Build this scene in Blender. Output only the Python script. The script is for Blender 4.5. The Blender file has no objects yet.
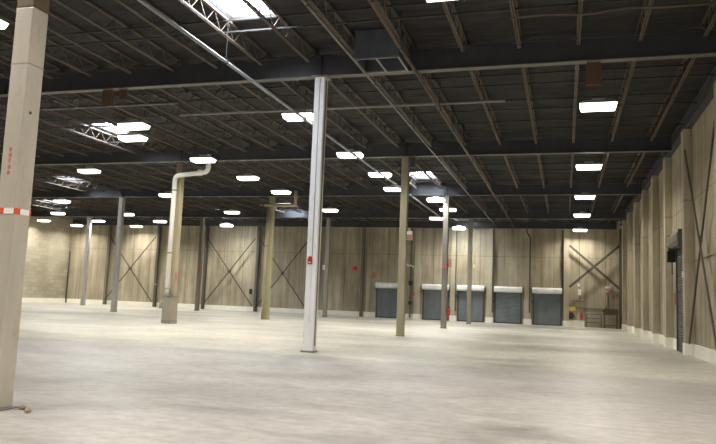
import bpy, bmesh, math, random
from mathutils import Vector, Matrix
random.seed(7)
SC = bpy.context.scene
COL = SC.collection

# ------------------------------------------------------------------ layout (metres)
SX, SY = 12.2077, 12.0691            # column spacing
X0, Y0 = -7.3517, 7.6882             # the column nearest the camera
XR, XL = 4.6811, -51.5               # right and left wall faces
YB, YF = 62.7276, -7.0               # far wall face, wall behind the camera
H_GIRDER, H_DECK = 8.505, 9.40       # girder soffit, underside of the roof deck
H_GTOP = 9.20
CAM_H = 1.65
F_PX = 689.932
CR = Vector((0.95769609, 0.2850978, 0.03921012))
CU = Vector((-0.00580726, -0.11707636, 0.99310594))
CF = Vector((-0.2877229, 0.95132138, 0.11046793))
LAMP_W, LENS_S, SKY_S = 260.0, 6.0, 56.0

def gx(i): return X0 - i * SX
def gy(j): return Y0 + j * SY

def in_view(pts, m=25):
    """true when any of the world points lies inside the picture"""
    for p in pts:
        d = Vector(p) - Vector((0, 0, CAM_H))
        z = d.dot(CF)
        if z < 0.3: continue
        x = 358 + F_PX * d.dot(CR) / z; y = 222 - F_PX * d.dot(CU) / z
        if -m < x < 716 + m and -m < y < 444 + m: return True
    return False

# ------------------------------------------------------------------ materials
class NT:
    def __init__(s, name):
        s.m = bpy.data.materials.new(name); s.m.use_nodes = True
        s.t = s.m.node_tree; s.n = s.t.nodes
        s.b = s.n['Principled BSDF']
        s._c = None
    def new(s, t, **kw):
        k = s.n.new(t)
        for a, v in kw.items(): setattr(k, a, v)
        return k
    def link(s, a, b): s.t.links.new(a, b)
    def coord(s):
        if not s._c: s._c = s.new('ShaderNodeNewGeometry').outputs['Position']
        return s._c
    def scaled(s, v):
        k = s.new('ShaderNodeVectorMath', operation='MULTIPLY')
        s.link(s.coord(), k.inputs[0]); k.inputs[1].default_value = v
        return k.outputs[0]
    def noise(s, v, detail=4, rough=.55, vec=None):
        k = s.new('ShaderNodeTexNoise'); s.link(vec or s.scaled(v), k.inputs['Vector'])
        k.inputs['Scale'].default_value = 1; k.inputs['Detail'].default_value = detail
        k.inputs['Roughness'].default_value = rough
        return k.outputs[0]
    def ramp(s, fac, stops):
        k = s.new('ShaderNodeValToRGB'); s.link(fac, k.inputs[0])
        e = k.color_ramp.elements
        e[0].position, e[1].position = stops[0][0], stops[-1][0]
        for q in stops[1:-1]: e.new(q[0])
        for el, q in zip(sorted(e, key=lambda z: z.position), stops):
            c = q[1]; el.color = (c, c, c, 1) if not isinstance(c, tuple) else (*c, 1)
        return k.outputs[0]
    def math(s, op, a, b=None, c=None):
        k = s.new('ShaderNodeMath', operation=op)
        for i, v in enumerate((a, b, c)):
            if v is None: continue
            if isinstance(v, (int, float)): k.inputs[i].default_value = v
            else: s.link(v, k.inputs[i])
        return k.outputs[0]
    def mix(s, fac, a, b, mode='MIX'):
        k = s.new('ShaderNodeMix', data_type='RGBA', blend_type=mode)
        for sock, v in ((k.inputs[0], fac), (k.inputs[6], a), (k.inputs[7], b)):
            if isinstance(v, (int, float)): sock.default_value = v
            elif isinstance(v, tuple): sock.default_value = (*v, 1)
            else: s.link(v, sock)
        return k.outputs[2]
    def bump(s, h, strength=.3, dist=.02):
        k = s.new('ShaderNodeBump'); k.inputs['Strength'].default_value = strength
        k.inputs['Distance'].default_value = dist
        s.link(h, k.inputs['Height']); s.link(k.outputs[0], s.b.inputs['Normal'])
    def set(s, col=None, rough=.6, metal=0., spec=None):
        if col is not None:
            if isinstance(col, tuple): s.b.inputs['Base Color'].default_value = (*col, 1)
            else: s.link(col, s.b.inputs['Base Color'])
        if isinstance(rough, (int, float)): s.b.inputs['Roughness'].default_value = rough
        else: s.link(rough, s.b.inputs['Roughness'])
        s.b.inputs['Metallic'].default_value = metal
        if spec is not None: s.b.inputs['Specular IOR Level'].default_value = spec
        return s.m
    def sep(s):
        k = s.new('ShaderNodeSeparateXYZ'); s.link(s.coord(), k.inputs[0]); return k.outputs

def paint(name, col, rough=.55, metal=0., var=.22, scale=(2.5, 2.5, .6), dirt=None):
    t = NT(name)
    n = t.ramp(t.noise(scale, 5, .6), [(.3, 1 - var), (.7, 1 + var * .25)])
    c = t.mix(1.0, col, n, 'MULTIPLY')
    if dirt:
        d = t.ramp(t.noise((5, 5, 2.2), 4, .65), [(.56, 0.0), (.75, .6)])
        c = t.mix(d, c, dirt)
    return t.set(c, rough, metal)

def concrete_wall(name, base, dark, joint=2.13, phase=.0):
    t = NT(name); o = t.sep()
    u = t.math('ADD', o[0], o[1])
    k = t.new('ShaderNodeCombineXYZ'); t.link(t.math('MULTIPLY', u, 2.2), k.inputs[0]); t.link(t.math('MULTIPLY', o[2], .16), k.inputs[1])
    streak = t.noise(None, 5, .65, k.outputs[0])
    k2 = t.new('ShaderNodeCombineXYZ'); t.link(t.math('MULTIPLY', u, .45), k2.inputs[0]); t.link(t.math('MULTIPLY', o[2], .35), k2.inputs[1])
    cloud = t.noise(None, 5, .6, k2.outputs[0])
    c = t.mix(t.ramp(streak, [(.32, 0.0), (.68, 1.0)]), dark, base)
    c = t.mix(1.0, c, t.ramp(cloud, [(.3, .74), (.7, 1.1)]), 'MULTIPLY')
    fr = t.math('FRACT', t.math('ADD', t.math('DIVIDE', u, joint), phase))
    ln = t.math('LESS_THAN', fr, .022)
    c = t.mix(t.math('MULTIPLY', ln, .6), c, (.05, .045, .035))
    hz = t.math('LESS_THAN', t.math('ABSOLUTE', t.math('SUBTRACT', o[2], 5.9)), .03)
    c = t.mix(t.math('MULTIPLY', hz, .35), c, (.08, .07, .05))
    t.bump(streak, .25, .03)
    return t.set(c, .85, 0, .25)

M = {}
M['wall'] = concrete_wall('precast_concrete', (.51, .45, .335), (.27, .235, .165))
M['pilaster'] = concrete_wall('precast_pilaster', (.54, .485, .365), (.37, .325, .235), 50.)

def block_wall():
    t = NT('painted_block'); o = t.sep()
    k = t.new('ShaderNodeCombineXYZ'); t.link(o[1], k.inputs[0]); t.link(o[2], k.inputs[1])
    b = t.new('ShaderNodeTexBrick'); t.link(k.outputs[0], b.inputs['Vector'])
    b.inputs['Scale'].default_value = 1; b.inputs['Brick Width'].default_value = .8; b.inputs['Row Height'].default_value = .4
    b.inputs['Mortar Size'].default_value = .02
    b.inputs['Color1'].default_value = (.46, .42, .32, 1); b.inputs['Color2'].default_value = (.37, .335, .25, 1)
    b.inputs['Mortar'].default_value = (.33, .295, .22, 1)
    c = t.mix(1.0, b.outputs[0], t.ramp(t.noise((.5, .5, .5), 5), [(.3, .75), (.7, 1.1)]), 'MULTIPLY')
    t.bump(b.outputs[1], -.3, .01)
    return t.set(c, .85, 0, .25)
M['block'] = block_wall()

def floor_mat():
    t = NT('worn_concrete_floor'); o = t.sep()
    big = t.noise((.12, .15, .1), 5, .6)
    mid = t.noise((.55, .9, .5), 7, .66)
    fine = t.noise((3.5, 5.5, 3), 6, .7)
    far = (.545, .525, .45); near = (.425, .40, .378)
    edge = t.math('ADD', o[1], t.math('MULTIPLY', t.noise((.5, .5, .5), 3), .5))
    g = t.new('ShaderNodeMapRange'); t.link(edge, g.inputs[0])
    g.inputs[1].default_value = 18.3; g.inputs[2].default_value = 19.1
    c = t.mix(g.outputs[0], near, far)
    c = t.mix(1.0, c, t.ramp(big, [(.36, .66), (.62, 1.14)]), 'MULTIPLY')
    c = t.mix(1.0, c, t.ramp(mid, [(.3, .72), (.5, 1.0), (.7, 1.10)]), 'MULTIPLY')
    c = t.mix(1.0, c, t.ramp(fine, [(.3, .70), (.6, 1.08)]), 'MULTIPLY')
    st = t.ramp(t.noise((.55, 1.5, .5), 7, .72), [(.55, 0.0), (.68, .55)])
    c = t.mix(st, c, (.26, .24, .215))
    sc = t.ramp(t.noise((1.2, 3.6, .5), 6, .75), [(.63, 0.0), (.70, .5)])
    c = t.mix(sc, c, (.66, .63, .58))
    for ax, per, ph in ((0, SX, X0 + 3.0), (1, SY / 2, Y0 - 1.1)):
        fr = t.math('FRACT', t.math('DIVIDE', t.math('ADD', o[ax], 100 * per - ph), per))
        c = t.mix(t.math('MULTIPLY', t.math('LESS_THAN', fr, .004), .16), c, (.25, .22, .19))
    r = t.ramp(mid, [(.3, .30), (.7, .50)])
    t.bump(fine, .12, .01)
    return t.set(c, r, 0, .5)
M['floor'] = floor_mat()

def deck_mat():
    t = NT('steel_roof_deck'); o = t.sep()
    w = t.math('SINE', t.math('MULTIPLY', o[1], 2 * math.pi / .152 / 2))
    c = t.mix(t.ramp(t.noise((.8, 2.5, 1), 4), [(.3, 0.0), (.7, 1.0)]), (.032, .031, .033), (.062, .058, .057))
    t.bump(t.ramp(w, [(0, 0.0), (.25, 1.0)]), .8, .04)
    return t.set(c, .75, 0, .08)
M['deck'] = deck_mat()
M['girder'] = paint('grey_primer_girder', (.05, .055, .066), .55)
M['flange'] = paint('grey_primer_flange', (.115, .11, .10), .5)
M['joist'] = paint('brown_primer_joist', (.108, .08, .058), .6, scale=(1, .5, 1))
M['rod'] = paint('dark_bridging', (.03, .028, .028), .6)
M['galv'] = paint('galvanised_pipe', (.34, .35, .37), .42, .4)
M['curb_dark'] = paint('grey_skylight_curb', (.16, .165, .18), .5)
M['duct'] = paint('galvanised_sheet', (.125, .145, .175), .45, .3)
M['frame_light'] = paint('pale_angle_steel', (.24, .24, .225), .5)
M['white_col'] = paint('white_column_paint', (.80, .79, .79), .45, var=.1, dirt=(.45, .42, .38))
M['cream_col'] = paint('cream_column_paint', (.47, .435, .37), .5, var=.18, dirt=(.34, .28, .2))
M['cap_brown'] = paint('bare_brown_steel', (.135, .095, .055), .7)
M['tan_col'] = paint('tan_column_paint', (.36, .31, .205), .5)
M['olive_col'] = paint('olive_column_paint', (.345, .32, .225), .5)
M['yellow_col'] = paint('yellow_tan_column_paint', (.40, .37, .225), .5)
M['grey_col'] = paint('grey_column_paint', (.38, .355, .33), .5, dirt=(.22, .2, .18))
M['taupe_col'] = paint('taupe_column_paint', (.17, .15, .122), .5, dirt=(.22, .19, .15))
M['brown_col'] = paint('brown_column_paint', (.17, .14, .10), .55)
M['pale_col'] = paint('pale_grey_column_paint', (.27, .25, .205), .5)
M['guard'] = paint('scuffed_grey_guard', (.30, .27, .21), .65, dirt=(.16, .13, .1))
M['plate'] = paint('base_plate_steel', (.22, .2, .18), .6)
M['white_pipe'] = paint('cream_white_pipe', (.90, .88, .80), .35, var=.08)
M['tan_pipe'] = paint('tan_pipe', (.42, .38, .265), .45)
M['curb'] = paint('white_curb_paint', (.90, .88, .80), .5, var=.1, scale=(1.2, 1.2, 2))
M['brace'] = paint('dark_brown_brace', (.075, .062, .046), .6)
M['post'] = paint('dark_wall_post', (.10, .09, .075), .6)
M['curtain'] = paint('blue_grey_shutter', (.19, .215, .235), .45, .15)
M['curtain_dark'] = paint('dark_grey_shutter', (.11, .11, .105), .6)
M['hood'] = paint('pale_grey_hood', (.80, .80, .78), .4)
M['hood_dark'] = paint('brown_grey_hood', (.20, .18, .15), .5)
M['guide'] = paint('dark_guide_rail', (.075, .075, .075), .5)
M['black'] = paint('black_enamel', (.02, .02, .02), .4)
M['red'] = paint('red_enamel', (.55, .03, .03), .35)
M['redbright'] = paint('red_alarm', (.80, .05, .07), .35)
M['pinkred'] = paint('faded_red_sign', (.45, .17, .14), .5)
M['white'] = paint('white_enamel', (.80, .79, .76), .45)
M['yellow'] = paint('yellow_enamel', (.62, .50, .12), .5)
M['bench'] = paint('brown_bench_steel', (.105, .085, .05), .6)
M['railing'] = paint('grey_brown_railing', (.13, .115, .09), .55)
M['plaster'] = paint('rust_brown_panel', (.13, .075, .04), .7)
M['rubble'] = paint('rubble', (.33, .24, .17), .9)
M['housing'] = paint('white_lamp_housing', (.6, .6, .58), .4)

def emis(name, col, s):
    t = NT(name); t.b.inputs['Base Color'].default_value = (*col, 1)
    t.b.inputs['Emission Color'].default_value = (*col, 1); t.b.inputs['Emission Strength'].default_value = s
    return t.m
M['lens'] = emis('lit_lamp_lens', (1.0, .97, .90), LENS_S)

def acrylic():
    t = NT('skylight_acrylic')
    tr = t.new('ShaderNodeBsdfTransparent'); tr.inputs[0].default_value = (.93, .95, .97, 1)
    mx = t.new('ShaderNodeMixShader'); mx.inputs[0].default_value = .88
    t.set((.8, .82, .85), .3)
    t.link(t.b.outputs[0], mx.inputs[1]); t.link(tr.outputs[0], mx.inputs[2])
    t.link(mx.outputs[0], t.n['Material Output'].inputs[0])
    return t.m
M['acrylic'] = acrylic()

def tape_mat():
    t = NT('barrier_tape'); o = t.sep()
    u = t.math('ADD', o[0], o[1])
    s = t.math('LESS_THAN', t.math('FRACT', t.math('DIVIDE', t.math('ADD', u, 10.0 - .125), .285)), .42)
    return t.set(t.mix(s, (.85, .84, .83), (.72, .09, .03)), .4)
M['tape'] = tape_mat()

# ------------------------------------------------------------------ geometry helpers
class B:
    def __init__(s): s.bm = bmesh.new()
    def box(s, x0, x1, y0, y1, z0, z1, bev=0):
        r = bmesh.ops.create_cube(s.bm, size=1)
        for v in r['verts']:
            v.co = Vector(((x0 + x1) / 2 + v.co.x * (x1 - x0), (y0 + y1) / 2 + v.co.y * (y1 - y0), (z0 + z1) / 2 + v.co.z * (z1 - z0)))
        if bev:
            es = {e for v in r['verts'] for e in v.link_edges}
            bmesh.ops.bevel(s.bm, geom=list(es), offset=bev, segments=2, affect='EDGES', profile=.5)
        return s
    def bar(s, p, q, w, h=None, up=(0, 0, 1)):
        p, q = Vector(p), Vector(q); h = h or w
        d = (q - p); L = d.length; d.normalize()
        u = Vector(up)
        if abs(d.dot(u)) > .98: u = Vector((1, 0, 0))
        a = d.cross(u).normalized(); b = a.cross(d).normalized()
        r = bmesh.ops.create_cube(s.bm, size=1)
        for v in r['verts']:
            c = v.co.copy()
            v.co = (p + q) / 2 + d * (c.x * L) + a * (c.y * w) + b * (c.z * h)
        return s
    def tube(s, pts, r, seg=12):
        pts = [Vector(p) for p in pts]; rings = []
        n = len(pts)
        for i, p in enumerate(pts):
            d = (pts[min(i + 1, n - 1)] - pts[max(i - 1, 0)]).normalized()
            u = Vector((0, 1, 0)) if abs(d.y) < .9 else Vector((1, 0, 0))
            a = d.cross(u).normalized(); b = d.cross(a).normalized()
            rings.append([s.bm.verts.new(p + (a * math.cos(t) + b * math.sin(t)) * r) for t in [2 * math.pi * k / seg for k in range(seg)]])
        for A, C in zip(rings, rings[1:]):
            for k in range(seg): s.bm.faces.new((A[k], A[(k + 1) % seg], C[(k + 1) % seg], C[k]))
        s.bm.faces.new(rings[0][::-1]); s.bm.faces.new(rings[-1])
        return s
    def lathe(s, prof, c=(0, 0, 0), seg=16):
        c = Vector(c); rings = []
        for r, z in prof:
            rings.append([s.bm.verts.new(c + Vector((r * math.cos(t), r * math.sin(t), z))) for t in [2 * math.pi * k / seg for k in range(seg)]])
        for A, C in zip(rings, rings[1:]):
            for k in range(seg): s.bm.faces.new((A[k], A[(k + 1) % seg], C[(k + 1) % seg], C[k]))
        s.bm.faces.new(rings[0][::-1]); s.bm.faces.new(rings[-1])
        return s
    def frustum(s, x0, x1, y0, y1, z0, z1, t):
        lo = [s.bm.verts.new(v) for v in ((x0 + t, y0 + t, z0), (x1 - t, y0 + t, z0), (x1 - t, y1 - t, z0), (x0 + t, y1 - t, z0))]
        hi = [s.bm.verts.new(v) for v in ((x0, y0, z1), (x1, y0, z1), (x1, y1, z1), (x0, y1, z1))]
        s.bm.faces.new(lo[::-1]); s.bm.faces.new(hi)
        for k in range(4): s.bm.faces.new((lo[k], lo[(k + 1) % 4], hi[(k + 1) % 4], hi[k]))
        return s
    def obj(s, name, mat, parent=None, smooth=False):
        bmesh.ops.recalc_face_normals(s.bm, faces=s.bm.faces)
        me = bpy.data.meshes.new(name)
        s.bm.to_mesh(me); s.bm.free()
        if smooth:
            for p in me.polygons: p.use_smooth = len(p.vertices) < 8
        me.materials.append(M[mat] if isinstance(mat, str) else mat)
        o = bpy.data.objects.new(name, me); COL.objects.link(o)
        if parent: o.parent = parent
        return o

def tag(o, label, cat, group=None, kind=None):
    o['label'] = label; o['category'] = cat
    if group: o['group'] = group
    if kind: o['kind'] = kind
    return o
def thing(name, label, cat, loc=(0, 0, 0), rz=0, group=None, kind=None):
    o = bpy.data.objects.new(name, None); COL.objects.link(o)
    o.location = loc; o.rotation_euler = (0, 0, rz); o.empty_display_size = .2
    return tag(o, label, cat, group, kind)
def structure(o, label=None, cat=None):
    o['kind'] = 'structure'
    if label: o['label'] = label
    if cat: o['category'] = cat
    return o
def dup(root, loc, label, rz=None):
    r = root.copy(); COL.objects.link(r); r.location = loc; r['label'] = label
    if rz is not None: r.rotation_euler = (0, 0, rz)
    for ch in list(root.children):
        c = ch.copy(); COL.objects.link(c); c.parent = r
        for g in list(ch.children):
            d = g.copy(); COL.objects.link(d); d.parent = c
    return r
ORD = ['', 'first', 'second', 'third', 'fourth', 'fifth', 'sixth', 'seventh', 'eighth', 'ninth']
def bend(p, q, r, n=6):
    """rounded corner helper: points from p via corner list q with radius r"""
    pts = [Vector(p[0])]
    for i in range(1, len(p) - 1):
        a, c, b = Vector(p[i - 1]), Vector(p[i]), Vector(p[i + 1])
        s = c + (a - c).normalized() * r; e = c + (b - c).normalized() * r
        for k in range(n + 1):
            t = k / n
            pts.append(s * (1 - t) ** 2 + c * 2 * t * (1 - t) + e * t * t)
    pts.append(Vector(p[-1]))
    return pts

# ------------------------------------------------------------------ setting
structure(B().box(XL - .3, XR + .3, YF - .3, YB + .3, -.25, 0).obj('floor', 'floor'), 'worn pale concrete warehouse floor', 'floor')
structure(B().box(XL - .3, XR + .3, YB, YB + .3, 0, H_DECK + .3).obj('wall_back', 'wall'), 'far wall of streaked tan precast concrete panels', 'wall')
structure(B().box(XR, XR + .3, YF - .3, YB, 0, H_DECK + .3).obj('wall_right', 'wall'), 'right wall of tan precast concrete panels', 'wall')
structure(B().box(XL - .3, XL, YF - .3, YB, 0, H_DECK + .3).obj('wall_left', 'block'), 'left wall of painted block with a bright lit patch', 'wall')
structure(B().box(XL, XR, YF - .3, YF, 0, H_DECK + .3).obj('wall_front', 'wall'), 'concrete wall behind the viewer', 'wall')

# skylight openings: joist bay x0..x1, y0..y1
def jx(k): return -7.63 - 1.59 * k
SKY = [(jx(1), jx(0), 14.7, 17.1, 'large bright skylight at top left, nearest of all the skylights'),
       (jx(9), jx(8), 27.0, 29.4, 'bright skylight left of the column with the white pipe'),
       (jx(17), jx(16), 40.0, 42.4, 'small bright skylight in the left half, second from the left'),
       (jx(24), jx(23), 50.9, 53.3, 'leftmost skylight, close to the cream column edge'),
       (jx(1), jx(0), 40.2, 42.8, 'bright skylight just right of the olive column top'),
       (jx(10), jx(9), 53.2, 55.5, 'far skylight beside the white column, right of the yellow column top'),
       (jx(15), jx(14), 57.2, 59.6, 'far skylight between the brown column and the yellow column'),
       (jx(1), jx(0), 58.4, 60.8, 'farthest skylight near the dock doors, above the shutters')]
IN = .06
holes = [(a + IN, b - IN, c, d) for a, b, c, d, _ in SKY]
def deck():
    xs = sorted({XL, XR} | {h[0] for h in holes} | {h[1] for h in holes})
    ys = sorted({YF, YB} | {h[2] for h in holes} | {h[3] for h in holes})
    b = B(); bm = b.bm; V = {}
    def v(x, y, z):
        k = (round(x, 4), round(y, 4), z)
        if k not in V: V[k] = bm.verts.new((x, y, z))
        return V[k]
    zl, zh = H_DECK, H_DECK + .12
    solid = {}
    for i in range(len(xs) - 1):
        for j in range(len(ys) - 1):
            cx, cy = (xs[i] + xs[i + 1]) / 2, (ys[j] + ys[j + 1]) / 2
            solid[i, j] = not any(h[0] < cx < h[1] and h[2] < cy < h[3] for h in holes)
    for (i, j), s in solid.items():
        x, X, y, Y = xs[i], xs[i + 1], ys[j], ys[j + 1]
        if s:
            bm.faces.new((v(x, y, zl), v(x, Y, zl), v(X, Y, zl), v(X, y, zl)))
            bm.faces.new((v(x, y, zh), v(X, y, zh), v(X, Y, zh), v(x, Y, zh)))
        for di, dj, e in ((-1, 0, ((x, y), (x, Y))), (1, 0, ((X, y), (X, Y))), (0, -1, ((x, y), (X, y))), (0, 1, ((x, Y), (X, Y)))):
            n = solid.get((i + di, j + dj))
            if s and n is not True:
                (a, c), (d, f) = e
                bm.faces.new((v(a, c, zl), v(d, f, zl), v(d, f, zh), v(a, c, zh)))
    return b.obj('ceiling', 'deck')
structure(deck(), 'dark ribbed steel roof deck', 'ceiling')

for (a, b, c, d, lab) in SKY:
    a += IN; b -= IN
    t = thing('skylight', lab, 'skylight', ((a + b) / 2, (c + d) / 2, H_DECK), group='roof skylights', kind='thing')
    w, l = (b - a) / 2, (d - c) / 2
    k = B()
    z0, z1 = .12, .40
    k.box(-w - .06, -w, -l - .06, l + .06, z0, z1).box(w, w + .06, -l - .06, l + .06, z0, z1)
    k.box(-w, w, -l - .06, -l, z0, z1).box(-w, w, l, l + .06, z0, z1)
    k.obj('curb', 'curb_dark', t)
    dm = B(); nx, ny = 8, 10; g = {}
    for i in range(nx + 1):
        for j in range(ny + 1):
            u, s = i / nx * 2 - 1, j / ny * 2 - 1
            g[i, j] = dm.bm.verts.new((u * (w + .05), s * (l + .05), z1 + .22 * (1 - u * u) ** .5 * (1 - s * s) ** .5))
    for i in range(nx):
        for j in range(ny): dm.bm.faces.new((g[i, j], g[i + 1, j], g[i + 1, j + 1], g[i, j + 1]))
    dm.obj('dome', 'acrylic', t, True)
    bars = B()
    bars.bar((-w, 0, z0 + .03), (w, 0, z0 + .03), .03)
    bars.obj('crossbar', 'rod', t)
    ld = bpy.data.lights.new('skylight_portal', 'AREA'); ld.shape = 'RECTANGLE'; ld.size = 2 * w; ld.size_y = 2 * l
    ld.cycles.is_portal = True
    lo = bpy.data.objects.new('daylight_portal', ld); COL.objects.link(lo)
    lo.location = ((a + b) / 2, (c + d) / 2, H_DECK + .76)

# white painted curbs along the walls
DOORS = [(-15.65, 2.3, 'leftmost'), (-11.25, 2.3, 'second from left'), (-8.08, 2.25, 'third from left'), (-4.80, 2.25, 'fourth from left'), (-1.48, 2.30, 'rightmost')]
cb = B(); x = XL + .06
for cx, w, _ in DOORS:
    cb.box(x, cx - w / 2 - .14, YB - .06, YB, 0, .46); x = cx + w / 2 + .14
cb.box(x, .2, YB - .06, YB, 0, .46).box(.2, 1.62, YB - .10, YB, 0, .55)
structure(cb.obj('baseboard_back', 'curb'), 'white painted curb along the foot of the far wall', 'curb')
cb = B()
DR0, DR1 = 29.35, 32.0
cb.box(XR - .06, XR, YF, DR0 - .1, 0, .45).box(XR - .06, XR, DR1 + .1, YB, 0, .45)
structure(cb.obj('baseboard_right', 'curb'), 'white painted curb along the foot of the right wall', 'curb')
structure(B().box(XL, XL + .06, YF, YB, 0, .46).obj('baseboard_left', 'curb'), 'white painted curb along the foot of the left wall', 'curb')

# ------------------------------------------------------------------ right wall pilasters
PW, PD = .55, .32
PIL = [(28.7, 'pilaster beside the tall shutter in the right wall, nearer the viewer'),
       (34.0, 'pilaster just beyond the tall shutter in the right wall'),
       (38.7, 'right wall pilaster, second beyond the tall shutter'),
       (43.5, 'right wall pilaster, third beyond the tall shutter'),
       (48.4, 'right wall pilaster, fourth beyond the tall shutter'),
       (53.5, 'right wall pilaster, fifth beyond the tall shutter'),
       (58.4, 'right wall pilaster, last before the far corner'),
       (22.4, 'pilaster at the right edge of the picture, nearest the viewer')]
for y, lab in PIL:
    t = thing('wall_pilaster', 'tan concrete ' + lab, 'pilaster', (XR, y, 0), group='concrete pilasters on the right wall', kind='thing')
    B().box(-PD, -.002, 0, PW, .45, 8.7, .015).obj('shaft', 'pilaster', t)
    B().box(-PD - .03, -.002, -.03, PW + .03, 0, .47, .01).obj('painted_foot', 'curb', t)

# roof edge beams
def edge_beam(label, p, q, z0, z1, w):
    t = thing('edge_beam', label, 'beam', p, kind='thing'); d = Vector(q) - Vector(p)
    n = Vector((-d.y, d.x, 0)).normalized()
    B().bar((0, 0, (z0 + z1) / 2), d + Vector((0, 0, (z0 + z1) / 2)), .05, z1 - z0).obj('web', 'girder', t)
    B().bar((0, 0, z0), d + Vector((0, 0, z0)), w, .03).obj('bottom_flange', 'girder', t)
    B().bar((0, 0, z1), d + Vector((0, 0, z1)), w, .03).obj('top_flange', 'girder', t)
edge_beam('dark steel edge beam along the top of the far wall', (XL + .2, YB - .12, 0), (XR - .5, YB - .12, 0), 8.45, 9.0, .2)
edge_beam('grey steel edge beam along the top of the right wall', (XR - .15, YF, 0), (XR - .15, YB - .3, 0), 8.72, 9.2, .26)

# ------------------------------------------------------------------ far wall posts
def far_pilaster(x, w, d, label):
    t = thing('wall_pilaster', label, 'pilaster', (x, YB, 0), group='concrete pilasters on the far wall', kind='thing')
    B().box(-w / 2, w / 2, -d, -.002, .46, 8.4, .015).obj('shaft', 'pilaster', t)
    B().box(-w / 2 - .02, w / 2 + .02, -d - .02, -.002, 0, .48, .01).obj('painted_foot', 'curb', t)
far_pilaster(.12, .46, .35, 'tan pilaster right of the rightmost dock shutter')
far_pilaster(-3.12, .62, .22, 'tan pilaster between the fourth and rightmost dock shutters')
far_pilaster(-6.42, .62, .22, 'tan pilaster between the third and fourth dock shutters')
far_pilaster(-9.66, .56, .22, 'tan pilaster between the second and third dock shutters')
far_pilaster(-13.0, .6, .22, 'tan pilaster left of the second dock shutter')
def far_post(x, label, mat='post'):
    t = thing('wall_post', label, 'post', (x, YB - .08, 0), group='dark steel posts on the far wall', kind='thing')
    b = B(); b.box(-.125, .125, -.33, -.30, 0, 8.4).box(-.125, .125, -.06, -.03, 0, 8.4); b.obj('flanges', mat, t)
    B().box(-.02, .02, -.30, -.06, 0, 8.4).obj('web', mat, t)
    B().box(-.135, .135, -.38, -.0, 0, .025).obj('base_plate', 'plate', t)
far_post(-18.25, 'brown steel post left of the leftmost dock shutter', 'brown_col')
far_post(-23.4, 'dark steel post right of the rightmost cross brace on the dark wall')
far_post(-29.1, 'dark steel post between the two middle wall braces, by the yellow column')
far_post(-34.85, 'dark steel post just right of the brown column')
far_post(-40.4, 'dark steel post left of the white pipe, right of the leftmost brace')
far_post(-46.4, 'dark steel post behind the grey column', 'brown_col')
far_post(4.54, 'dark steel post in the far right corner beside the workbench')
tag(B().box(XL + .1, XL + .2, YB - .2, YB - .1, 0, 5.5).obj('corner_post', 'post'), 'dark post in the far left corner of the hall', 'post', kind='thing')
tag(B().box(XL + .07, XL + .17, 53.2, 53.4, 0, 5.2).obj('wall_post', 'post'), 'short dark post on the left wall beside the cream column edge', 'post', kind='thing')

def brace(name, label, pts, w=.13):
    (a, b), (c, d) = pts
    t = thing('cross_brace', label, 'brace', a, group='steel cross braces on the walls', kind='thing')
    A = Vector(a)
    n = Vector((0, -.07, 0)) if abs(a[1] - b[1]) < .01 else Vector((-.07, 0, 0))
    up = (0, 1, 0) if n.y else (1, 0, 0)
    B().bar(Vector(a) - A, Vector(b) - A, w, .05, up).obj('diagonal', 'brace', t)
    B().bar(Vector(c) - A + n, Vector(d) - A + n, w, .05, up).obj('diagonal', 'brace', t)
    m = (A + Vector(b)) / 2 - A
    B().box(m.x - .16, m.x + .16, m.y - .10, m.y + .03, m.z - .16, m.z + .16).obj('gusset', 'brace', t) if n.y else \
        B().box(m.x - .08, m.x + .02, m.y - .1, m.y + .1, m.z - .1, m.z + .1).obj('gusset', 'brace', t)
yb = YB - .50
def fb(label, xa, xb, z0, z1, w=.10):
    brace('', label, (((xa, yb, z1), (xb, yb, z0)), ((xa, yb, z0), (xb, yb, z1))), w)
fb('dark cross brace above the workbench at the far right', .36, 4.40, 3.35, 6.95, .2)
fb('leftmost dark cross brace on the far wall, behind the grey column', -46.2, -40.6, .5, 7.2)
fb('dark cross brace right of the brown column', -34.65, -29.3, .5, 7.2)
fb('dark cross brace between the yellow and white columns', -28.9, -23.6, .4, 7.2)
brace('', 'dark cross brace on the right wall at the edge of the picture', (((XR - .26, 28.3, .5), (XR - .26, 23.0, 7.75)), ((XR - .26, 28.3, 7.75), (XR - .26, 23.0, .5))), .12)

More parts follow.
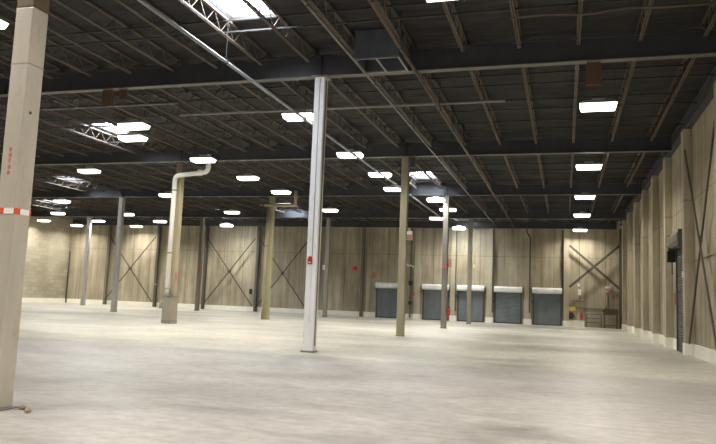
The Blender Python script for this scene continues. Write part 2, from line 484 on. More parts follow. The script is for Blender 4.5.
# ------------------------------------------------------------------ roll-up doors
def shutter(n, label, loc, rz, w, h, hood_h, hood_mat, hood_d=.48, skin='curtain'):
    t = thing('door_%d' % n, label, 'shutter door', loc, rz, group='roll-up shutters')
    t['kind'] = 'structure'
    b = B(); ns = int(h / .11)
    prof = []
    for k in range(ns):
        z = h * k / ns; dz = h / ns
        prof += [(-.10, z + dz * .02), (-.135, z + dz * .3), (-.135, z + dz * .7), (-.10, z + dz * .98)]
    L = [b.bm.verts.new((-w / 2 + .03, y, z)) for y, z in prof]; Rr = [b.bm.verts.new((w / 2 - .03, y, z)) for y, z in prof]
    for k in range(len(prof) - 1): b.bm.faces.new((L[k], Rr[k], Rr[k + 1], L[k + 1]))
    b.obj('curtain', skin, t)
    B().box(-w / 2 + .03, w / 2 - .03, -.15, -.085, 0, .09).obj('bottom_bar', 'guide', t)
    for s in (-1, 1):
        B().box(s * w / 2 - .06, s * w / 2 + .06, -.18, 0, 0, h).obj('guide_rail', 'guide', t)
    hb = B()
    hp = [(0, 0), (-hood_d * .75, 0), (-hood_d, hood_h * .22), (-hood_d, hood_h * .72), (-hood_d * .78, hood_h), (0, hood_h)]
    ends = []
    for s in (-1, 1):
        ends.append([hb.bm.verts.new((s * (w / 2 + .1), y, h + z)) for y, z in hp])
    for k in range(6): hb.bm.faces.new((ends[0][k], ends[0][(k + 1) % 6], ends[1][(k + 1) % 6], ends[1][k]))
    hb.bm.faces.new(ends[0]); hb.bm.faces.new(ends[1][::-1])
    hb.obj('hood', hood_mat, t)
    for s in (-1, 1):
        B().box(s * (w / 2 + .115) - .015, s * (w / 2 + .115) + .015, -hood_d * .9, 0, h - .12, h + hood_h + .02).obj('end_bracket', 'guide', t)
    return t
for n, (cx, w, which) in enumerate(DOORS, 1):
    shutter(n, which + ' of the five blue-grey dock shutters in the far wall', (cx, YB, 0), 0, w, 2.72, .52, 'hood')
rd = shutter(6, 'tall dark grey shutter in the right wall under a brown hood', (XR, (DR0 + DR1) / 2, 0), -math.pi / 2, DR1 - DR0 - .2, 4.3, .55, 'hood_dark', .5, 'curtain_dark')
# door operator beneath the hood, on its far side
B().box(-1.62, -1.30, -.5, -.12, 3.72, 4.2, .03).obj('operator_motor', 'black', rd)
B().tube(bend([(-1.46, -.3, 3.75), (-1.46, -.3, 3.2), (-1.40, -.3, 3.2), (-1.40, -.3, 3.75)], None, .02), .018, 6).obj('hand_chain', 'black', rd)

# ------------------------------------------------------------------ girders
WHERE = {0: 'over the cream column nearest the viewer', 1: 'over the white column', 2: 'over the olive and white-piped columns',
         3: 'over the grey and yellow columns', 4: 'over the farthest columns'}
for j in range(0, 5):
    y = gy(j)
    t = thing('roof_girder', 'long dark roof girder running across the hall ' + WHERE[j], 'girder', (0, y, 0), group='main roof girders', kind='thing')
    xa, xb = XL + .05, XR - .3
    B().box(xa, xb, -.012, .012, H_GIRDER + .03, H_GTOP - .03).obj('web', 'girder', t)
    B().box(xa, xb, -.13, .13, H_GIRDER, H_GIRDER + .03).obj('bottom_flange', 'flange', t)
    B().box(xa, xb, -.13, .13, H_GTOP - .03, H_GTOP).obj('top_flange', 'girder', t)
    for i in range(5):
        x = gx(i)
        if x > xa: B().box(x - .012, x + .012, -.12, .12, H_GIRDER + .03, H_GTOP - .03).obj('stiffener', 'girder', t)

# ------------------------------------------------------------------ joists
def joist_proto(L, label):
    t = thing('roof_joist', label, 'joist', kind='thing', group='open-web roof joists')
    zb, zt = 8.88, 9.345
    B().box(-.05, -.012, 0, L, zt - .03, zt + .05).box(.012, .05, 0, L, zt - .03, zt + .05).box(-.05, .05, .01, .16, H_GTOP, zt - .03).box(-.05, .05, L - .16, L - .01, H_GTOP, zt - .03).obj('top_chord', 'joist', t)
    s, e = .78, L - .78
    B().box(-.05, -.014, s - .3, e + .3, zb - .03, zb + .02).box(.014, .05, s - .3, e + .3, zb - .03, zb + .02).obj('bottom_chord', 'joist', t)
    w = B(); n = max(2, round((e - s) / .8)); p = (e - s) / n
    w.bar((0, .1, zt - .04), (0, s, zb), .026); w.bar((0, L - .1, zt - .04), (0, e, zb), .026)
    for k in range(n):
        a = s + p * k
        w.bar((0, a, zb), (0, a + p / 2, zt), .021); w.bar((0, a + p / 2, zt), (0, a + p, zb), .021)
    w.obj('web', 'joist', t)
    return t
BAY = ['nearest roof bay', 'second roof bay', 'third roof bay', 'fourth roof bay', 'last roof bay']
ROW = ['white column row', 'white pipe column row', 'grey column row', 'leftmost column row']
used = 0
for b in range(5):
    ya = gy(b); L = SY if b < 4 else YB - .25 - ya
    proto = None
    for k in range(-7, 29):
        x = jx(k)
        if x < XL + .3: continue
        pts = [(x, ya + L * q / 12, z) for q in range(13) for z in (8.88, 9.35)]
        if not in_view(pts, 10): continue
        if x > X0: lab = '%s from the right wall' % ORD[k + 8]
        else:
            i = int((X0 - x) // SX); m = sum(1 for q in range(40) if x - .01 < jx(q) < gx(i))
            lab = '%s left of the %s' % (ORD[m], ROW[i])
        lab = 'bar joist ' + lab + ', ' + BAY[b]
        if proto is None: proto = joist_proto(L, lab); proto.location = (x, ya, 0)
        else: dup(proto, (x, ya, 0), lab)
        used += 1
print('joists', used)

# bridging across the joists
for b in range(5):
    ya = gy(b); L = SY if b < 4 else YB - ya
    qs = (.25, .5, .75) if b < 4 else (.33, .67)
    for qi, q in enumerate(qs):
        y = ya + L * q
        for z, nm in ((8.925, 'lower'), (9.33, 'upper')):
            if b == 0 and not in_view([(x, y, z) for x in range(-50, 5)], 0): continue
            o = B().box(XL + .1, XR - .3, -.022, .022, -.022, .022).obj('bridging_bar', 'rod')
            o.location = (0, y, z - (.055 if nm == 'upper' else 0))
            tag(o, '%s of the %s bridging bars across the joists, %s' % (ORD[qi + 1], nm, BAY[b]), 'bridging', 'bridging bars across the roof joists', 'thing')

# ------------------------------------------------------------------ columns
HW = .165
def column(i, j, label, mat, hw=HW, dx=0, dy=0, cap=None, cap_z=None, foot=None):
    t = thing('column', label, 'column', (gx(i) + dx, gy(j) + dy, 0), group='steel columns standing on the floor', kind='thing')
    B().box(-hw, hw, -hw, hw, .02, (cap_z or H_GIRDER - .03), .018).obj('shaft', mat, t)
    if cap: B().box(-hw, hw, -hw, hw, cap_z, H_GIRDER - .03, .018).obj('bare_top', cap, t)
    B().box(-hw - .09, hw + .09, -hw - .09, hw + .09, H_GIRDER - .03, H_GIRDER).obj('cap_plate', 'plate', t)
    B().box(-hw - .05, hw + .05, -hw - .05, hw + .05, 0, .02).obj('base_plate', foot or 'plate', t)
    return t
cA = column(0, 0, 'cream column at the left edge with red and white tape, nearest the viewer', 'cream_col', .15, .06, 0, 'cap_brown', 5.54)
B().box(-.152, .152, -.152, .152, 4.71, 4.73).obj('weld_seam', 'guard', cA)
bh = B().lathe([(.022, 0), (.022, .006)]).obj('bolt_hole', 'black', cA)
bh.rotation_euler = (0, math.pi / 2, 0); bh.location = (.148, -.03, 4.04)
sm = B()
sm.box(-.014, -.004, -.1515, -.149, 3.15, 3.52)
for k, (z, w) in enumerate(((3.5, .02), (3.42, .032), (3.35, .018), (3.25, .03), (3.17, .022))):
    sm.box(-.01 - w + .01 * (k % 2), -.01 + w, -.1535, -.149, z - .022, z + .03)
sm.obj('red_paint_mark', 'pinkred', cA)
tp = B(); a = .156
for (x0, x1, y0, y1) in ((-a, a, -a, -a + .004), (a - .004, a, -a, a), (-a, a, a - .004, a), (-a, -a + .004, -a, a)):
    tp.box(x0, x1, y0, y1, 2.61, 2.69)
o = tp.obj('barrier_tape', 'tape'); o.location = (gx(0) + .06, gy(0), 0)
tag(o, 'red and white striped barrier tape wrapped around the cream column', 'tape', kind='thing')

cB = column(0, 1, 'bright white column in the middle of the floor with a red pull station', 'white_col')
B().box(-HW - .03, HW + .03, -HW - .03, HW + .03, .02, .055, .01).obj('base_collar', 'guard', cB)
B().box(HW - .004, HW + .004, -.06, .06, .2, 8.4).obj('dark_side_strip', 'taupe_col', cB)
B().tube([(.02, -HW - .012, .3), (.02, -HW - .012, 2.64)], .012, 6).obj('conduit_run', 'white_col', cB)
B().tube([(.02, -HW - .012, 2.84), (.02, -HW - .012, 8.4)], .012, 6).obj('conduit_run', 'grey_col', cB)
cD = column(0, 2, 'olive tan column carrying the small exit sign, left of the second dock shutter', 'olive_col')
cG = column(0, 3, 'taupe column with the fire extinguisher, in front of the second dock shutter', 'taupe_col')
cH = column(0, 4, 'tan grey column in front of the third dock shutter', 'pale_col')
cC = column(1, 2, 'tan column with the white drain pipe and scuffed grey foot', 'tan_col', cap='cap_brown', cap_z=7.75)
cE = column(1, 3, 'yellow tan column left of the white column, under the tan pipe arm', 'yellow_col')
cI = column(1, 4, 'pale thin column just right of the white column, near the far wall', 'pale_col')
cF = column(2, 3, 'grey column in the left half, between the cream column and white pipe', 'grey_col')
cK = column(2, 4, 'dark brown column right of the white pipe', 'brown_col')
cJ = column(3, 4, 'leftmost far column, grey tan, near the left wall', 'grey_col')

# white drain pipe at column C
px, py = gx(1) - .12, gy(2) - .30
t = thing('drain_pipe', 'cream white roof drain pipe with elbows beside the tan column', 'pipe', (px, py, 0), kind='thing')
B().tube(bend([(0, 0, 1.25), (0, 0, 7.70), (1.92, 0, 7.88), (1.92, 0, 8.8)], None, .26), .125, 14).obj('pipe_run', 'white_pipe', t, True)
for z in (1.75, 3.6, 6.9):
    B().lathe([(.137, z), (.137, z + .06)]).obj('pipe_strap', 'guard', t)
B().bar((1.45, 0, 7.7), (1.45, 0, 8.0), .27, .06, (0, 1, 0)).obj('pipe_coupling', 'white_pipe', t)
B().tube(bend([(0, 0, 1.5), (-.02, -.02, 1.2), (-.26, -.06, 1.05), (-.26, -.06, .75)], None, .12), .12, 12).obj('bottom_elbow', 'guard', t, True)
t = thing('column_guard', 'scuffed grey guard wrapped around the foot of the tan column', 'guard', (gx(1) - .01, gy(2) - .02, 0), kind='thing')
g = B()
for (x0, x1, y0, y1) in ((-.23, .25, -.46, -.43), (-.23, .25, .20, .23), (-.23, -.20, -.43, .20), (.22, .25, -.43, .20)):
    g.box(x0, x1, y0, y1, 0, 1.42)
g.obj('sheet', 'guard', t)
gg = B()
for z in (.12, 1.36):
    gg.box(-.24, .26, -.475, -.46, z, z + .05).box(-.245, -.23, -.475, .24, z, z + .05).box(.25, .265, -.475, .24, z, z + .05)
gg.obj('rim_band', 'plate', t)

# tan pipe at column E
t = thing('drain_pipe', 'tan drain pipe with a level arm at the yellow column top', 'pipe', (gx(1) - .14, gy(3) - .29, 0), kind='thing')
B().tube([(0, 0, 0), (0, 0, 7.75)], .115, 12).obj('pipe_run', 'yellow_col', t, True)
B().tube([(-.28, 0, 7.84), (2.1, 0, 7.84)], .105, 12).obj('pipe_arm', 'tan_pipe', t, True)
B().tube([(1.98, 0, 7.86), (1.98, 0, 8.85)], .11, 12).obj('pipe_riser', 'tan_pipe', t, True)
for z in (2.0, 5.0):
    B().lathe([(.128, z), (.128, z + .06)]).obj('pipe_strap', 'guard', t)

# things on the columns
def small(name, label, cat, mat, loc, size, bev=.008, group=None):
    w, d, h = size
    o = B().box(-w / 2, w / 2, -d / 2, d / 2, -h / 2, h / 2, bev).obj(name, mat)
    o.location = loc
    return tag(o, label, cat, group, 'thing')
# pull station on B
t = thing('fire_pull_station', 'small red fire alarm pull station on the white column', 'alarm', (gx(0) - .03, gy(1) - HW - .03, 2.73), kind='thing')
B().box(-.07, .07, -.035, .03, -.10, .07, .01).obj('case', 'red', t)
B().box(-.045, .045, -.05, -.035, -.06, -.03).obj('pull_bar', 'white', t)
B().lathe([(.062, .07), (.062, .115), (.03, .14)], (0, 0, 0), 12).obj('bell', 'red', t)
# exit sign on D
t = thing('exit_sign', 'small red and white exit sign on the side of the olive column', 'sign', (gx(0) + HW + .12, gy(2) - .05, 4.7), kind='thing')
B().box(-.12, .16, -.05, .05, -.2, .22, .01).obj('case', 'white', t)
B().box(-.10, .14, -.056, -.048, -.18, .05).obj('red_face', 'pinkred', t)
B().box(-.02, .02, -.03, .03, .22, .36).obj('mount_arm', 'white', t)
# emergency light on the wall bracket behind D
t = thing('emergency_light', 'white twin-head emergency light high between the first and second shutters', 'light', (-13.55, YB - .28, 4.75), kind='thing')
B().box(-.30, .05, -.1, .04, .06, .2, .01).obj('battery_case', 'white', t)
B().lathe([(.05, 0), (.1, .14), (.1, .17)], (.14, 0, -.08), 10).obj('lamp_head', 'white', t)
B().lathe([(.05, 0), (.1, .14), (.1, .17)], (-.4, 0, .1), 10).obj('lamp_head', 'white', t)
B().box(-.05, .05, .02, .06, -.05, .1).obj('bracket', 'guide', t)
# G items
for dx, lab in ((-.12, 'small red light at left on the taupe column'), (.12, 'small red light at right on the taupe column')):
    o = B().lathe([(.05, 0), (.05, .03), (.02, .05)], (0, 0, 0), 12).obj('indicator_light', 'redbright')
    o.rotation_euler = (math.pi / 2, 0, 0); o.location = (gx(0) + dx, gy(3) - HW - .0, 3.88); tag(o, lab, 'light', 'red indicator lights', 'thing')
small('hanging_sign', 'narrow faded red sign on the right side of the taupe column', 'sign', 'pinkred', (gx(0) + HW + .12, gy(3), 4.15), (.24, .03, .55))
def extinguisher(label, loc, s=1.0):
    t = thing('fire_extinguisher', label, 'extinguisher', loc, kind='thing', group='red fire extinguishers')
    B().lathe([(.07 * s, 0), (.085 * s, .02), (.085 * s, .46 * s), (.06 * s, .53 * s), (.025 * s, .56 * s)], (0, 0, 0), 14).obj('cylinder_body', 'red', t, True)
    B().box(-.03, .03, -.02, .02, .56 * s, .62 * s).box(-.02, .11, -.015, .015, .62 * s, .65 * s).obj('valve_handle', 'black', t)
    B().tube(bend([(.03, 0, .59 * s), (.13, 0, .57 * s), (.11, 0, .15 * s)], None, .05), .016, 6).obj('hose', 'black', t)
    return t
e = extinguisher('red fire extinguisher hung on the right side of the taupe column', (gx(0) + HW + .11, gy(3) - .02, .72), 1.0)
B().box(-.115, .0, .05, .075, .1, .5).obj('hanging_bracket', 'guide', e)
extinguisher('red fire extinguisher on the far wall left of the workbench', (1.36, YB - .22, .62), 1.05)
small('column_tag', 'small pinkish tag on the tan column beside the white pipe', 'tag', 'pinkred', (gx(1) + HW + .02, gy(2) - .05, 2.45), (.06, .16, .34))
small('column_tag', 'small red tag high on the brown column', 'tag', 'red', (gx(2), gy(4) - HW - .02, 3.85), (.16, .03, .24))
small('column_tag', 'small white box on the pale thin column beside the white column', 'box', 'white', (gx(1) - .2, gy(4) - HW - .06, 4.2), (.2, .12, .4))
# things on the far wall
def alarm(label, x, z, r):
    t = thing('alarm_bell', label, 'alarm', (x, YB - .001, z), kind='thing', group='red alarm bells on the far wall')
    t.rotation_euler = (math.pi / 2, 0, 0)
    B().lathe([(r, 0), (r, .05), (r * .8, .10), (r * .3, .13)], (0, 0, 0), 18).obj('gong', 'redbright', t, True)
    B().lathe([(r * .18, .13), (r * .18, .16)], (0, 0, 0), 8).obj('hub', 'red', t)
alarm('round bright red alarm bell on the dark middle of the far wall', -19.09, 4.44, .24)
alarm('round red alarm bell on the far wall just left of the yellow column', -28.42, 4.49, .17)
small('wall_notice', 'small faded red notice above the leftmost shutter, at its left corner', 'notice', 'pinkred', (-17.2, YB - .015, 3.9), (.32, .03, .55))
small('control_box', 'upper black control box on the wall left of the second shutter', 'box', 'black', (-13.6, YB - .32, 3.28), (.36, .16, .42))
small('control_box', 'lower black control box on the wall left of the second shutter', 'box', 'black', (-13.6, YB - .32, 1.45), (.3, .16, .3))
small('wall_notice', 'small pink notice between the two black boxes, left of the second shutter', 'notice', 'pinkred', (-13.3, YB - .24, 2.28), (.3, .03, .34))
small('sensor_box', 'small pale yellow sensor on the wall above the third shutter', 'sensor', 'yellow', (-7.86, YB - .04, 4.98), (.14, .08, .3))
small('switch_box', 'small grey switch box on the far wall left of the white pipe', 'box', 'guard', (-40.4, YB - .40, 2.3), (.5, .1, .12))
small('meter_box', 'small black box on the far wall behind the yellow column', 'box', 'black', (-29.75, YB - .06, 1.95), (.26, .12, .5))
small('meter_box', 'small dark box on the far wall just left of the white pipe', 'box', 'black', (-39.05, YB - .06, 2.45), (.2, .12, .26))
def conduit(label, pts, r=.05, mat='post'):
    o = B().tube(bend(pts, None, .12), r, 8).obj('wall_conduit', mat); return tag(o, label, 'conduit', 'conduits on the walls', 'thing')
y = YB - .29
conduit('dark vertical conduit left of the second shutter, behind the black boxes', [(-13.62, y + .06, .1), (-13.62, y + .06, 8.3)], .075)
conduit('dark conduit with a kinked top between the fourth and rightmost shutters', [(-2.95, y, 1.0), (-2.95, y, 7.6), (-3.25, y, 8.1), (-3.25, y, 8.6)], .06)
conduit('dark conduit between the third and fourth shutters', [(-6.15, y, .9), (-6.15, y, 8.3)], .06)
conduit('dark conduit between the second and third shutters', [(-9.45, y, .9), (-9.45, y, 8.3)], .05)
conduit('dark conduit against the pilaster right of the rightmost shutter', [(-.2, YB - .08, 2.9), (-.2, YB - .08, 8.3)], .075)
conduit('level dark conduit between the corner pilaster and the paper notices', [(.45, YB - .07, 2.2), (1.65, YB - .07, 2.2)], .035, 'railing')
conduit('white conduit from the corner alarm down to the workbench', [(3.45, YB - .06, 1.7), (3.45, YB - .06, 3.1)], .05, 'pilaster')
for x, z, lab in ((-2.65, 2.0, 'rightmost'), (-6.1, 1.9, 'fourth'), (-9.35, 2.3, 'third')):
    small('door_control', 'small dark push-button box left of the %s dock shutter' % lab, 'box', 'guide', (x, YB - .3, z), (.2, .12, .32), group='push-button boxes beside the shutters')
# workbench corner
t = thing('workbench', 'brown metal workbench against the far wall, right of the railing', 'workbench', (3.68, YB - .75, 0), kind='thing')
B().box(-.62, .62, -.42, .42, 1.40, 1.50, .01).obj('bench_top', 'bench', t)
B().box(-.58, .58, -.40, -.37, 1.12, 1.40).box(-.58, .58, .37, .40, 1.12, 1.40).box(-.58, -.55, -.37, .37, 1.12, 1.40).box(.55, .58, -.37, .37, 1.12, 1.40).obj('apron', 'bench', t)
for sx in (-1, 1):
    for sy in (-1, 1): B().box(sx * .5 - .035, sx * .5 + .035, sy * .34 - .035, sy * .34 + .035, 0, 1.13).obj('leg', 'bench', t)
B().box(-.465, .465, -.37, -.33, .22, .27).box(-.465, .465, .33, .37, .22, .27).box(-.53, -.47, -.30, .30, .22, .27).box(.47, .53, -.30, .30, .22, .27).obj('stretcher', 'bench', t)
B().box(-.61, .61, .36, .41, 1.50, 1.60).obj('back_lip', 'bench', t)
t = thing('vise', 'brown bench vise standing on the workbench at its left end', 'vise', (3.30, YB - .86, 1.50), kind='thing')
B().box(-.16, .16, -.12, .12, 0, .06).box(-.08, .08, -.08, .08, .06, .20).obj('vise_body', 'bench', t)
B().box(-.17, -.05, -.1, .1, .20, .36).box(.03, .14, -.1, .1, .20, .36).obj('jaw', 'guard', t)
small('tool_box', 'small brown box standing on the workbench at its right end', 'box', 'bench', (4.02, YB - .8, 1.57), (.34, .3, .14))
def railing(label, xa, xb, y):
    t = thing('guard_railing', label, 'railing', (xa, y, 0), group='pipe railings in the far corner', kind='thing')
    L = xb - xa
    for z in (.42, .78, 1.12): B().tube([(0, 0, z), (L, 0, z)], .03, 8).obj('rail', 'railing', t)
    for k in range(2 if L < 1.3 else 3):
        n = 1 if L < 1.3 else 2
        B().tube([(L * k / n, .03, 0), (L * k / n, .03, 1.16)], .035, 8).obj('post', 'railing', t)
railing('grey brown pipe railing left of the workbench', 1.75, 2.98, YB - .3)
conduit('level pipe on the wall above the railing', [(.5, YB - .05, 1.62), (2.95, YB - .05, 1.62)], .03, 'railing')
small('junction_box', 'yellow box on the wall right of the corner pilaster', 'box', 'yellow', (.62, YB - .1, 1.5), (.52, .18, .38))
t = thing('hose_reel', 'small black hose reel on the wall under the yellow box', 'reel', (.52, YB - .0, .92), kind='thing'); t.rotation_euler = (math.pi / 2, 0, 0)
B().lathe([(.2, .08), (.26, .10), (.26, .24), (.2, .26)], (0, 0, 0), 18).obj('coil', 'black', t, True)
B().lathe([(.06, 0), (.06, .3)], (0, 0, 0), 10).obj('spindle', 'guide', t)
small('paper_notice', 'upper small white paper on the wall left of the workbench', 'notice', 'white', (1.14, YB - .012, 3.57), (.22, .02, .28))
small('paper_notice', 'white and pink paper notice above the wall extinguisher', 'notice', 'white', (1.22, YB - .012, 2.95), (.26, .02, .5))
small('paper_notice', 'lower pink paper notice just above the wall extinguisher', 'notice', 'pinkred', (1.26, YB - .012, 2.52), (.24, .02, .28))
t = thing('alarm_horn', 'white and red alarm horn on the wall above the workbench', 'alarm', (3.55, YB - .07, 3.25), kind='thing')
B().box(-.26, .26, -.08, .07, -.22, .26, .03).obj('case', 'white', t)
B().box(-.02, .27, -.10, -.07, -.23, .02).obj('red_strobe', 'pinkred', t)
B().box(-.27, .0, -.10, -.07, -.10, .1).obj('red_panel', 'pinkred', t)
small('junction_box', 'small grey box on the wall right of the alarm horn', 'box', 'guard', (4.14, YB - .46, 2.67), (.14, .1, .18))
# right wall items
small('wall_notice', 'small faded red notice on the right wall beyond the tall shutter', 'notice', 'pinkred', (XR - .06, 33.0, 2.2), (.12, .38, .5))
small('switch_box', 'small white switch on the pilaster beside the tall shutter', 'box', 'white', (XR - PD - .03, 28.92, 3.06), (.06, .14, .22))
conduit('thin level conduit on the right wall above the cross brace', [(XR - .03, 28.6, 3.55), (XR - .03, 23.1, 3.55)], .02, 'railing')

# ------------------------------------------------------------------ roof services
t = thing('sprinkler_pipe', 'bright silver sprinkler pipe running down the hall past the lamps', 'pipe', (-8.93, 0, 7.95), kind='thing')
B().tube([(0, 5.0, 0), (0, 54.5, 0)], .047, 10).obj('pipe_run', 'galv', t, True)
for k in range(8):
    yy = 10.4 + 6.03 * k
    B().tube([(0, yy, .05), (0, yy, 1.38)], .012, 6).obj('hanger_rod', 'rod', t)
    B().box(-.066, .066, yy - .02, yy + .02, -.066, .066, .01).obj('pipe_clamp', 'rod', t)
def xpipe(label, xa, xb, y, z, r, mat='galv', wav=0):
    n = 14
    pts = [(xa + (xb - xa) * k / n, y + (wav * math.sin(k * 1.7)), z + wav * .8 * math.sin(k * 1.1)) for k in range(n + 1)]
    t = thing('branch_pipe', label, 'pipe', group='branch pipes under the joists', kind='thing')
    B().tube(pts, r, 8).obj('pipe_run', mat, t)
    for k in range(1, n, 3): B().tube([pts[k], (pts[k][0], pts[k][1], H_DECK)], .01, 5).obj('hanger_rod', 'rod', t)
xpipe('thin pale pipe crossing under the joists behind the white column top', -14.64, -2.0, 23.5, 8.60, .05, 'frame_light')
xpipe('short pale pipe crossing under the joists above the second skylight', -20.3, -14.1, 22.4, 8.75, .04, 'frame_light')
xpipe('wavy brown cable conduit under the joists at the top right', -1.35, 4.3, 17.0, 8.80, .028, 'joist', .04)
def long_pipe(name, label, x, z, ya, yb, r, mat, step):
    t = thing(name, label, 'pipe', (x, 0, z), kind='thing', group='long pipes below the girders')
    B().tube([(0, ya, 0), (0, yb, 0)], r, 10).obj('pipe_run', mat, t, True)
    yy = ya + 1.3
    while yy < yb:
        B().tube([(0, yy, r * .8), (0, yy, H_DECK - z)], .016, 6).obj('hanger_rod', 'rod', t)
        B().box(-r - .012, r + .012, yy - .02, yy + .02, -r - .012, r + .012, .008).obj('pipe_clamp', 'rod', t)
        yy += step
long_pipe('gas_pipe', 'thick brown pipe on dark hangers running down the hall right of the duct box', -4.26, 8.38, 7.0, 61.5, .055, 'joist', 3.02)
long_pipe('gas_pipe', 'thin pale pipe running down the hall under the left side of the duct box', -5.80, 8.40, 7.0, 61.5, .032, 'frame_light', 6.03)
# duct box by the nearest girder
t = thing('duct_box', 'blue grey sheet metal duct box in front of the nearest visible girder', 'duct', (-5.2, 18.95, 8.5), kind='thing')
d = B(); w, l = .66, .60
d.box(-w, w, -l, -l + .02, .03, .86).box(-w, w, l - .02, l, .03, .86).box(-w, -w + .02, -l + .02, l - .02, .03, .86).box(w - .02, w, -l + .02, l - .02, .03, .86)
d.obj('casing', 'duct', t)
f = B()
f.box(-w - .02, w + .02, -l - .02, -l + .04, -.02, .03).box(-w - .02, w + .02, l - .04, l + .02, -.02, .03).box(-w - .02, -w + .04, -l + .04, l - .04, -.02, .03).box(w - .04, w + .02, -l + .04, l - .04, -.02, .03)
f.box(-.03, .03, -l + .04, l - .04, -.02, .03)
f.obj('rim_frame', 'frame_light', t)
d = B(); d.box(-w + .02, w - .02, -l + .02, l - .02, .5, .52); d.obj('inner_baffle', 'guide', t)
def hung_panel(label, x, y, w, z0, z1):
    t = thing('ceiling_baffle', label, 'baffle', (x, y, z0), group='rust brown baffles below the girder', kind='thing')
    B().box(-w / 2, w / 2, -.05, .05, 0, z1 - z0 - .03, .01).obj('board', 'plaster', t)
    for s in (-1, 1): B().box(s * w * .35 - .015, s * w * .35 + .015, -.015, .015, z1 - z0 - .03, z1 - z0).obj('hanger', 'rod', t)
hung_panel('rust brown baffle hanging below the girder at upper left', -15.2, gy(1), .40, 7.9, H_GIRDER)
hung_panel('small rust brown baffle just right of the upper left hanging baffle', -14.6, gy(1) + .02, .3, 8.12, H_GIRDER)
hung_panel('rust brown baffle hanging below the girder above the right lamp row', .74, gy(1), .40, 7.83, H_GIRDER)
# drop at the olive column top (dark stub between column and girder side)
small('junction_box', 'dark junction box beside the olive column top', 'box', 'girder', (gx(0) + .36, gy(2) - .08, 8.2), (.24, .2, .5))

# ------------------------------------------------------------------ lamps
LZ = 8.10
LAMPS = [(1.03, 23.79, 'nearest lamp of the row along the right wall, large and bright'), (1.07, 34.27, 'second lamp of the row along the right wall'),
 (1.14, 43.84, 'third lamp of the row along the right wall'), (1.17, 52.6, 'fourth lamp of the row along the right wall'), (1.24, 62.9, 'farthest lamp of the row along the right wall'),
 (-2.43, 14.2, 'bright lamp cut by the top edge of the picture'), (-14.5, 13.6, 'glaring lamp at the left edge, behind the cream column'),
 (-17.05, 23.95, 'upper of two lamps glaring at the skylight left of the white pipe'), (-18.45, 25.9, 'lower of two lamps glaring at the skylight left of the white pipe'),
 (-9.59, 23.55, 'lamp just left of the white column, behind the silver pipe'), (-9.71, 30.39, 'lamp behind the silver pipe, right of the white column'),
 (-9.59, 35.46, 'lamp behind the silver pipe, left of the olive column top'), (-9.99, 40.29, 'lamp partly hidden by the left side of the olive column'),
 (-8.23, 44.9, 'lamp between the olive column and the taupe column, upper one'), (-8.2, 49.65, 'lamp crossed by the taupe column'),
 (-9.93, 54.83, 'lamp left of the taupe column, below the others there'), (-9.24, 62.3, 'lamp right of the taupe column, close to the far wall'),
 (-17.67, 30.78, 'lamp right above the white pipe elbow'), (-17.65, 35.97, 'lamp right of the white pipe, between it and the yellow column'),
 (-17.76, 41.14, 'lamp above the yellow column arm'), (-17.42, 50.01, 'lamp touching the right side of the white column'),
 (-26.47, 51.35, 'lamp above the brown column, right of the white pipe'), (-26.32, 33.09, 'lamp in the left half, right of the third skylight'),
 (-26.76, 42.12, 'lamp just left of the white pipe'), (-37.71, 58.28, 'small far lamp left of the white pipe foot, above the leftmost brace'),
 (-37.67, 52.91, 'small lamp just right of the grey column top'), (-44.77, 58.3, 'small lamp just right of the leftmost far column'),
 (-50.79, 62.6, 'small lamp left of the leftmost far column, in the corner'), (-43.58, 63.0, 'small far lamp right of the grey column, close to the far wall'),
 (-37.95, 44.84, 'small lamp beside the leftmost skylight'), (-44.63, 52.35, 'small lamp below the leftmost skylight'), (-51.3, 58.2, 'small lamp shining on the left wall'),
 (-32.2, 61.5, 'small far lamp right of the white pipe, close to the far wall')]
def lamp(label):
    t = thing('high_bay_lamp', label, 'lamp', group='lit high bay lamps', kind='thing')
    B().frustum(-.49, .49, -.21, .21, .10, .20, -.08).obj('housing', 'housing', t)
    B().frustum(-.57, .57, -.29, .29, -.05, .10, .05).obj('lens', 'lens', t)
    ld = bpy.data.lights.new('high_bay_tube', 'AREA'); ld.shape = 'RECTANGLE'; ld.size = 1.02; ld.size_y = .46
    ld.energy = LAMP_W; ld.color = (1.0, .945, .84); ld.spread = math.radians(152)
    lo = bpy.data.objects.new('tube_light', ld); COL.objects.link(lo); lo.parent = t; lo.location = (0, 0, -.056)
    B().box(-.2, .2, -.1, .1, .20, .30, .01).obj('ballast_box', 'housing', t)
    for s in (-1, 1): B().tube([(s * .5, 0, .2), (s * .5, 0, 1.28)], .008, 5).obj('hanger_wire', 'rod', t)
    return t
proto = None
s = (LZ - CAM_H) / (8.3 - CAM_H)
for x, y, lab in LAMPS:
    p = (x * s, y * s, LZ)
    if proto is None: proto = lamp(lab); proto.location = p
    else: dup(proto, p, lab)
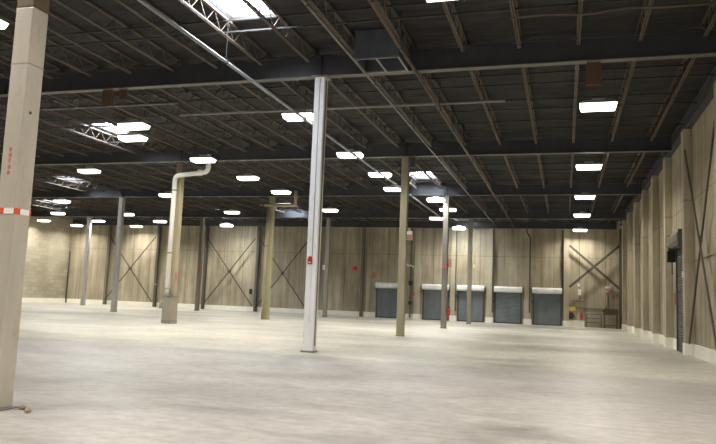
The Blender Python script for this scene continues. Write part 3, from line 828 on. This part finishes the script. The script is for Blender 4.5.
# lamps of the same rows outside the picture
for x in (2.0, -2.4, -9.4, -14.1, -25.7, -37, -47):
    for y in (-2.0, 6.0, 14.0, 23.0, 32.0, 41.):
        if x > -20 and y > 10 and x < 1: continue
        if in_view([(x + a, y + b, LZ + .1) for a in (-.7, .7) for b in (-.3, .3)], 8): continue
        o = dup(proto, (x, y, LZ), 'lit high bay lamp hanging out of view, beside or behind the viewer'); o['group'] = 'lamps outside the picture'

# small rubble at the cream column foot
for k, (x, y, r) in enumerate(((-6.95, 7.80, .05), (-6.80, 7.74, .035), (-6.70, 7.62, .045), (-7.02, 7.45, .03))):
    b = B(); bmesh.ops.create_icosphere(b.bm, subdivisions=2, radius=r)
    for v in b.bm.verts: v.co *= 1 + random.uniform(-.2, .2); v.co.z *= .6
    zm = min(v.co.z for v in b.bm.verts)
    o = b.obj('concrete_chip', 'rubble'); o.location = (x, y, -zm)
    tag(o, ('brown concrete chip nearest the cream column foot', 'small brown concrete chip, second from the cream column foot',
            'brown concrete chip, farthest right from the cream column foot', 'tiny brown concrete chip in front of the cream column foot')[k], 'rubble', 'concrete chips on the floor', 'thing')

# ------------------------------------------------------------------ world, camera, view
w = bpy.data.worlds.new('sky'); SC.world = w; w.use_nodes = True
bg = w.node_tree.nodes['Background']; bg.inputs[0].default_value = (.86, .93, 1.0, 1); bg.inputs[1].default_value = SKY_S
cd = bpy.data.cameras.new('camera'); cam = bpy.data.objects.new('camera', cd); COL.objects.link(cam)
cd.sensor_fit = 'HORIZONTAL'; cd.sensor_width = 36; cd.lens = F_PX / 716 * 36; cd.clip_end = 300
m = Matrix((CR, CU, -CF)).transposed().to_4x4(); m.translation = Vector((0, 0, CAM_H)); cam.matrix_world = m
SC.camera = cam
SC.view_settings.view_transform = 'Standard'; SC.view_settings.look = 'None'
SC.view_settings.exposure = 0.0; SC.view_settings.gamma = 1; SC.view_settings.use_curve_mapping = False
SC.cycles.use_denoising = True
SC.cycles.max_bounces = 8; SC.cycles.diffuse_bounces = 5; SC.cycles.glossy_bounces = 3
SC.cycles.transparent_max_bounces = 12
SC.cycles.sample_clamp_indirect = 8
